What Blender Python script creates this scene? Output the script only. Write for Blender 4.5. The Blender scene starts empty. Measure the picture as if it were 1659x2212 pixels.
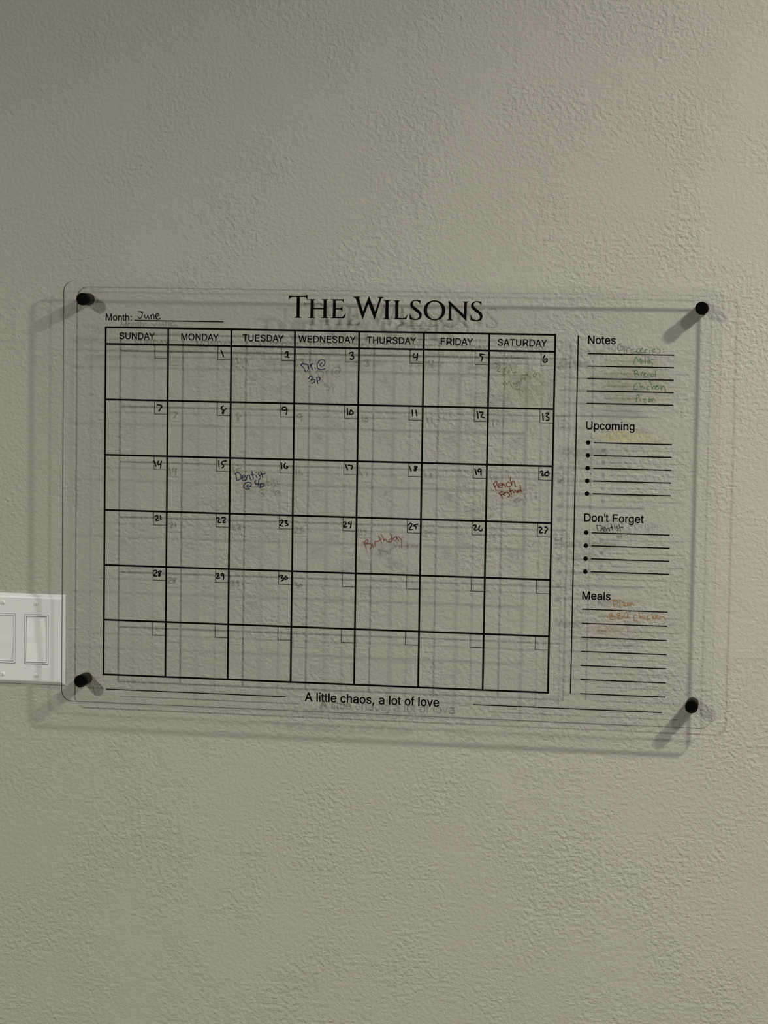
import bpy, math, json
from mathutils import Matrix, Vector
from mathutils.geometry import tessellate_polygon

# ---------------------------------------------------------------- camera, world, exposure
# Scene frame: x to the right along the wall, y out of the wall into the room is -Y, z up.
# "Board frame" in millimetres: x right, y up from the rule under the weekday names, d = distance out of the wall.
DATUM = 1620.0                                    # height of the board frame's y = 0 above the floor, mm
def W3(x, y, d=0.0):
    return Vector((x / 1000.0, -d / 1000.0, (y + DATUM) / 1000.0))

scene = bpy.context.scene
cam_data = bpy.data.cameras.new('camera')
cam_data.sensor_fit = 'VERTICAL'; cam_data.sensor_height = 24.0; cam_data.sensor_width = 18.0
cam_data.lens = 58.063
cam_data.clip_start = 0.05; cam_data.clip_end = 50
cam = bpy.data.objects.new('camera', cam_data)
rot = Matrix(((0.9851752361552502, -0.02894086204179922, 0.16909222504516494),
              (0.17084100249092643, 0.07592746433946004, -0.9823687556243201),
              (0.015591854743500713, 0.9966932560538662, 0.07974614349546945)))
cam.matrix_world = Matrix.Translation(W3(915.81, 44.907, 3173.736)) @ rot.to_4x4()
scene.collection.objects.link(cam); scene.camera = cam

world = bpy.data.worlds.new('world'); scene.world = world; world.use_nodes = True
world.node_tree.nodes['Background'].inputs[0].default_value = (0.9, 0.93, 1.0, 1)
world.node_tree.nodes['Background'].inputs[1].default_value = 0.0
vs = scene.view_settings
vs.view_transform = 'Standard'; vs.look = 'None'; vs.gamma = 1.0; vs.use_curve_mapping = False
vs.exposure = 0.08
scene.cycles.max_bounces = 12; scene.cycles.transparent_max_bounces = 24
scene.cycles.diffuse_bounces = 4

# ceiling lights: (x, distance from the wall, radiance, colour, cut-off softness)
CEIL = 1170.0
LAMPS = [
    (2027, 995, 1750.0, (1.0, 0.965, 0.90), 'round recessed ceiling light nearest the calendar wall, right side'),
    (1894, 1860, 900.0, (1.0, 0.965, 0.90), 'round recessed ceiling light right of the calendar, second from the wall'),
    (-1591, 3300, 4400.0, (0.98, 0.985, 0.88), 'round recessed ceiling light on the left side of the room, far from the wall'),
]

# ---------------------------------------------------------------- helpers
def tag(o, label=None, cat=None, group=None, kind=None):
    if label: o['label'] = label
    if cat: o['category'] = cat
    if group: o['group'] = group
    if kind: o['kind'] = kind
    return o
def link(name, me, mat, parent=None):
    if mat is not None and not me.materials: me.materials.append(mat)
    o = bpy.data.objects.new(name, me); scene.collection.objects.link(o)
    if parent is not None: o.parent = parent
    return o
def empty(name, loc):
    o = bpy.data.objects.new(name, None); scene.collection.objects.link(o)
    o.location = loc; o.empty_display_size = 0.05
    return o
def mesh(name, verts, faces, smooth=False):
    me = bpy.data.meshes.new(name); me.from_pydata([tuple(v) for v in verts], [], faces); me.update()
    if smooth: me.polygons.foreach_set('use_smooth', [True] * len(me.polygons))
    return me
def box_mesh(name, a, b, bevel=0.0):
    x0, y0, z0 = a; x1, y1, z1 = b
    v = [(x0,y0,z0),(x1,y0,z0),(x1,y1,z0),(x0,y1,z0),(x0,y0,z1),(x1,y0,z1),(x1,y1,z1),(x0,y1,z1)]
    f = [(0,3,2,1),(4,5,6,7),(0,1,5,4),(1,2,6,5),(2,3,7,6),(3,0,4,7)]
    return mesh(name, v, f)
def P(x, y, d): return (x / 1000.0, -d / 1000.0, y / 1000.0)      # board mm -> local metres
def lathe(name, prof, seg=40, close=True):
    """profile of (radius mm, d mm); axis = out of the wall"""
    v, f = [], []
    for r, d in prof:
        for i in range(seg):
            a = 2 * math.pi * i / seg
            v.append(P(r * math.cos(a), r * math.sin(a), d))
    for k in range(len(prof) - 1):
        for i in range(seg):
            j = (i + 1) % seg
            f.append((k*seg+i, k*seg+j, (k+1)*seg+j, (k+1)*seg+i))
    if close:
        f.append(tuple(range((len(prof)-1)*seg, len(prof)*seg)))
        f.append(tuple(reversed(range(seg))))
    return mesh(name, v, f)

# ---------------------------------------------------------------- materials
def mat(name):
    m = bpy.data.materials.new(name); m.use_nodes = True
    nt = m.node_tree; nt.nodes.clear()
    out = nt.nodes.new('ShaderNodeOutputMaterial')
    return m, nt, out
def N(nt, t, **kw):
    n = nt.nodes.new(t)
    for k, v in kw.items():
        if k in n.inputs: n.inputs[k].default_value = v
        else: setattr(n, k, v)
    return n
def principled(name, col, rough=0.5, spec=0.5, noise=None, bump=None):
    m, nt, out = mat(name)
    b = N(nt, 'ShaderNodeBsdfPrincipled')
    b.inputs['Base Color'].default_value = (*col, 1); b.inputs['Roughness'].default_value = rough
    b.inputs['Specular IOR Level'].default_value = spec
    nt.links.new(b.outputs[0], out.inputs[0])
    tc = N(nt, 'ShaderNodeTexCoord')
    if noise:
        sc, amt = noise
        t = N(nt, 'ShaderNodeTexNoise', Scale=sc, Detail=3.0); nt.links.new(tc.outputs['Object'], t.inputs['Vector'])
        mx = N(nt, 'ShaderNodeMix', data_type='RGBA', blend_type='MULTIPLY'); mx.inputs[0].default_value = amt
        mx.inputs[6].default_value = (*col, 1)
        nt.links.new(t.outputs['Fac'], mx.inputs[7]); nt.links.new(mx.outputs[2], b.inputs['Base Color'])
    if bump:
        sc, dist = bump
        t = N(nt, 'ShaderNodeTexNoise', Scale=sc, Detail=2.0); nt.links.new(tc.outputs['Object'], t.inputs['Vector'])
        bp = N(nt, 'ShaderNodeBump', Strength=1.0, Distance=dist)
        nt.links.new(t.outputs['Fac'], bp.inputs['Height']); nt.links.new(bp.outputs[0], b.inputs['Normal'])
    return m

def wall_paint(name, col, relief=True):
    """matt paint over sprayed orange-peel plaster"""
    m, nt, out = mat(name)
    b = N(nt, 'ShaderNodeBsdfPrincipled'); b.inputs['Roughness'].default_value = 0.72
    b.inputs['Specular IOR Level'].default_value = 0.35
    nt.links.new(b.outputs[0], out.inputs[0])
    tc = N(nt, 'ShaderNodeTexCoord')
    big = N(nt, 'ShaderNodeTexNoise', Scale=3.0, Detail=2.0)
    nt.links.new(tc.outputs['Object'], big.inputs['Vector'])
    mx = N(nt, 'ShaderNodeMix', data_type='RGBA')
    mx.inputs[6].default_value = (*[c * 0.97 for c in col], 1); mx.inputs[7].default_value = (*[min(1, c * 1.03) for c in col], 1)
    nt.links.new(big.outputs['Fac'], mx.inputs[0]); nt.links.new(mx.outputs[2], b.inputs['Base Color'])
    if relief:
        n1 = N(nt, 'ShaderNodeTexNoise', Scale=185.0, Detail=2.5, Roughness=0.5, Distortion=0.15)
        n2 = N(nt, 'ShaderNodeTexNoise', Scale=520.0, Detail=2.0, Roughness=0.5)
        n3 = N(nt, 'ShaderNodeTexNoise', Scale=22.0, Detail=1.0)
        for n in (n1, n2, n3): nt.links.new(tc.outputs['Object'], n.inputs['Vector'])
        r1 = N(nt, 'ShaderNodeMapRange', interpolation_type='SMOOTHSTEP')
        r1.inputs['From Min'].default_value = 0.30; r1.inputs['From Max'].default_value = 0.72
        nt.links.new(n1.outputs['Fac'], r1.inputs['Value'])
        b1 = N(nt, 'ShaderNodeBump', Strength=1.0, Distance=0.0006)
        b2 = N(nt, 'ShaderNodeBump', Strength=1.0, Distance=0.00045)
        b3 = N(nt, 'ShaderNodeBump', Strength=1.0, Distance=0.0009)
        nt.links.new(n3.outputs['Fac'], b3.inputs['Height'])
        # the sprayed coat is heavier in some patches than in others
        patch = N(nt, 'ShaderNodeTexNoise', Scale=9.0, Detail=1.5); nt.links.new(tc.outputs['Object'], patch.inputs['Vector'])
        pr = N(nt, 'ShaderNodeMapRange'); pr.inputs['From Min'].default_value = 0.35; pr.inputs['From Max'].default_value = 0.65
        pr.inputs['To Min'].default_value = 0.55; pr.inputs['To Max'].default_value = 1.35
        nt.links.new(patch.outputs['Fac'], pr.inputs['Value'])
        hm = N(nt, 'ShaderNodeMath', operation='MULTIPLY')
        nt.links.new(r1.outputs[0], hm.inputs[0]); nt.links.new(pr.outputs[0], hm.inputs[1])
        nt.links.new(hm.outputs[0], b1.inputs['Height']); nt.links.new(b3.outputs[0], b1.inputs['Normal'])
        nt.links.new(n2.outputs['Fac'], b2.inputs['Height']); nt.links.new(b1.outputs[0], b2.inputs['Normal'])
        nt.links.new(b2.outputs[0], b.inputs['Normal'])
    return m

def acrylic_face(name):
    """clear polished sheet: passes light straight through, reflects by Fresnel"""
    m, nt, out = mat(name)
    lw = N(nt, 'ShaderNodeLayerWeight', Blend=0.5)            # facing = 1 - |cos|, the same from both sides
    pw = N(nt, 'ShaderNodeMath', operation='POWER'); pw.inputs[1].default_value = 5.0
    nt.links.new(lw.outputs['Facing'], pw.inputs[0])
    fr = N(nt, 'ShaderNodeMapRange'); fr.inputs['To Min'].default_value = 0.03; fr.inputs['To Max'].default_value = 1.0
    nt.links.new(pw.outputs[0], fr.inputs['Value'])
    tr = N(nt, 'ShaderNodeBsdfTransparent'); tr.inputs[0].default_value = (0.997, 0.998, 0.997, 1)
    gl = N(nt, 'ShaderNodeBsdfGlossy', Roughness=0.02); gl.inputs[0].default_value = (1, 1, 1, 1)
    mx = N(nt, 'ShaderNodeMixShader')
    nt.links.new(fr.outputs[0], mx.inputs[0]); nt.links.new(tr.outputs[0], mx.inputs[1]); nt.links.new(gl.outputs[0], mx.inputs[2])
    nt.links.new(mx.outputs[0], out.inputs[0])
    return m
def acrylic_rim(name):
    """sawn edge of the sheet: most light that meets it is turned aside inside the sheet"""
    m, nt, out = mat(name)
    tr = N(nt, 'ShaderNodeBsdfTransparent'); tr.inputs[0].default_value = (0.08, 0.08, 0.08 * 0.98, 1)
    df = N(nt, 'ShaderNodeBsdfDiffuse'); df.inputs[0].default_value = (0.10, 0.10, 0.09, 1)
    gl = N(nt, 'ShaderNodeBsdfGlossy', Roughness=0.25); gl.inputs[0].default_value = (0.6, 0.6, 0.6, 1)
    m1 = N(nt, 'ShaderNodeMixShader'); m1.inputs[0].default_value = 0.15
    m2 = N(nt, 'ShaderNodeMixShader'); m2.inputs[0].default_value = 0.2
    nt.links.new(tr.outputs[0], m1.inputs[1]); nt.links.new(df.outputs[0], m1.inputs[2])
    nt.links.new(m1.outputs[0], m2.inputs[1]); nt.links.new(gl.outputs[0], m2.inputs[2])
    nt.links.new(m2.outputs[0], out.inputs[0])
    return m
def ink(name, col, cover=1.0, streak=0.0, scale=700.0):
    """ink on the sheet; cover < 1 lets the wall show through, streak breaks it up"""
    m, nt, out = mat(name)
    df = N(nt, 'ShaderNodeBsdfDiffuse'); df.inputs[0].default_value = (*col, 1)
    tr = N(nt, 'ShaderNodeBsdfTransparent')
    mx = N(nt, 'ShaderNodeMixShader'); mx.inputs[0].default_value = cover
    tc = N(nt, 'ShaderNodeTexCoord')
    t = N(nt, 'ShaderNodeTexNoise', Scale=scale, Detail=2.0); nt.links.new(tc.outputs['Object'], t.inputs['Vector'])
    r = N(nt, 'ShaderNodeMapRange'); r.inputs['From Min'].default_value = 0.3; r.inputs['From Max'].default_value = 0.7
    r.inputs['To Min'].default_value = max(0.0, cover - streak); r.inputs['To Max'].default_value = min(1.0, cover + streak)
    nt.links.new(t.outputs['Fac'], r.inputs['Value']); nt.links.new(r.outputs[0], mx.inputs[0])
    nt.links.new(tr.outputs[0], mx.inputs[1]); nt.links.new(df.outputs[0], mx.inputs[2])
    nt.links.new(mx.outputs[0], out.inputs[0])
    return m

M_wall = wall_paint('greige_orange_peel_paint', (0.376, 0.37, 0.334))
M_room = wall_paint('room_paint', (0.34, 0.33, 0.30), relief=False)
M_ceiling = principled('ceiling_paint', (0.45, 0.44, 0.41), 0.9, 0.2, noise=(40, 0.05))
M_floor = principled('floor_boards', (0.16, 0.12, 0.085), 0.5, 0.4, noise=(12, 0.5))
M_trimw = principled('white_trim_paint', (0.75, 0.74, 0.71), 0.4, 0.5, bump=(30, 0.0003))
M_plate = principled('white_plastic', (0.67, 0.67, 0.68), 0.38, 0.5, bump=(2500, 0.00001))
M_rocker = principled('white_rocker_plastic', (0.71, 0.71, 0.72), 0.32, 0.5, bump=(2500, 0.00001))
M_gap = principled('dark_recess', (0.05, 0.05, 0.05), 0.8, 0.2, noise=(300, 0.3))
M_screw = principled('painted_screw', (0.72, 0.72, 0.70), 0.3, 0.6, bump=(900, 0.00002))
M_cap = principled('matt_black_metal', (0.002, 0.002, 0.002), 0.6, 0.03, noise=(900, 0.3))
M_barrel = principled('satin_black_metal', (0.006, 0.006, 0.006), 0.5, 0.15, noise=(900, 0.3))
M_steel = principled('steel_stud', (0.35, 0.35, 0.35), 0.35, 0.5, noise=(900, 0.3))
M_face = acrylic_face('clear_acrylic_face'); M_rim = acrylic_rim('clear_acrylic_edge')
INK = {
    'print': ink('black_print', (0.0035, 0.0035, 0.0035), 1.0, 0.0),
    'black': ink('black_marker', (0.004, 0.004, 0.004), 1.0, 0.0),
    'grey': ink('thin_black_marker', (0.008, 0.006, 0.010), 0.94, 0.06),
    'navy': ink('navy_marker', (0.005, 0.010, 0.050), 0.95, 0.05),
    'red': ink('dark_red_marker', (0.115, 0.008, 0.006), 0.88, 0.12),
    'maroon': ink('faded_maroon_marker', (0.125, 0.022, 0.026), 0.80, 0.18),
    'olive': ink('faint_olive_marker', (0.07, 0.085, 0.02), 0.52, 0.25),
    'green': ink('faded_green_marker', (0.018, 0.080, 0.034), 0.68, 0.22),
    'brown': ink('orange_brown_marker', (0.23, 0.11, 0.018), 0.80, 0.18),
}

# ---------------------------------------------------------------- the room
RX0, RX1, RD = -3400, 4200, 8500          # room extents, mm
def room_box(name, x0, x1, y0, y1, d0, d1, m, label):
    me = box_mesh(name, (x0/1000, -d1/1000, (y0+DATUM)/1000), (x1/1000, -d0/1000, (y1+DATUM)/1000))
    o = link(name, me, m); tag(o, label, kind='structure')
    return o
room_box('wall_back', RX0, RX1, -DATUM, CEIL, -120, 0, M_wall, 'greige orange-peel textured wall behind the clear calendar')
room_box('wall_left', RX0-120, RX0, -DATUM, CEIL, -120, RD+120, M_room, 'plain side wall left of the calendar wall')
room_box('wall_right', RX1, RX1+120, -DATUM, CEIL, -120, RD+120, M_room, 'plain side wall right of the calendar wall')
room_box('wall_front', RX0, RX1, -DATUM, CEIL, RD, RD+120, M_room, 'plain wall opposite the calendar wall')
room_box('floor', RX0-120, RX1+120, -DATUM-80, -DATUM, -120, RD+120, M_floor, 'dark wooden floor of the room')
room_box('ceiling', RX0-120, RX1+120, CEIL, CEIL+80, -120, RD+120, M_ceiling, 'off-white ceiling of the room')
room_box('baseboard_back', RX0, RX1, -DATUM, -DATUM+110, 0, 15, M_trimw, 'white baseboard along the calendar wall')

def ceiling_light(x, d, strength, col, label):
    root = empty('recessed_ceiling_light', W3(x, CEIL, d))
    tag(root, label, 'ceiling light')
    R0, R1 = 0.062, 0.095
    v, f = [], []; seg = 48
    for r, z in ((R1, 0.0), (R1 - 0.004, -0.004), (R0 + 0.003, -0.005), (R0, -0.002), (R0, 0.0)):
        for i in range(seg):
            a = 2*math.pi*i/seg; v.append((r*math.cos(a), r*math.sin(a), z))
    for k in range(4):
        for i in range(seg):
            j = (i+1) % seg; f.append((k*seg+i, k*seg+j, (k+1)*seg+j, (k+1)*seg+i))
    link('trim_ring', mesh('trim_ring', v, f, True), M_trimw, root)
    m, nt, out = mat('lit_lens')
    em = N(nt, 'ShaderNodeEmission', Strength=strength); em.inputs[0].default_value = (*col, 1)
    nt.links.new(em.outputs[0], out.inputs[0])
    rl = R0 - 0.003
    v = [(rl*math.cos(2*math.pi*i/seg), rl*math.sin(2*math.pi*i/seg), -0.0015) for i in range(seg)]
    link('lens', mesh('lens', v, [tuple(reversed(range(seg)))]), m, root)
for a in LAMPS: ceiling_light(*a)

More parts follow.
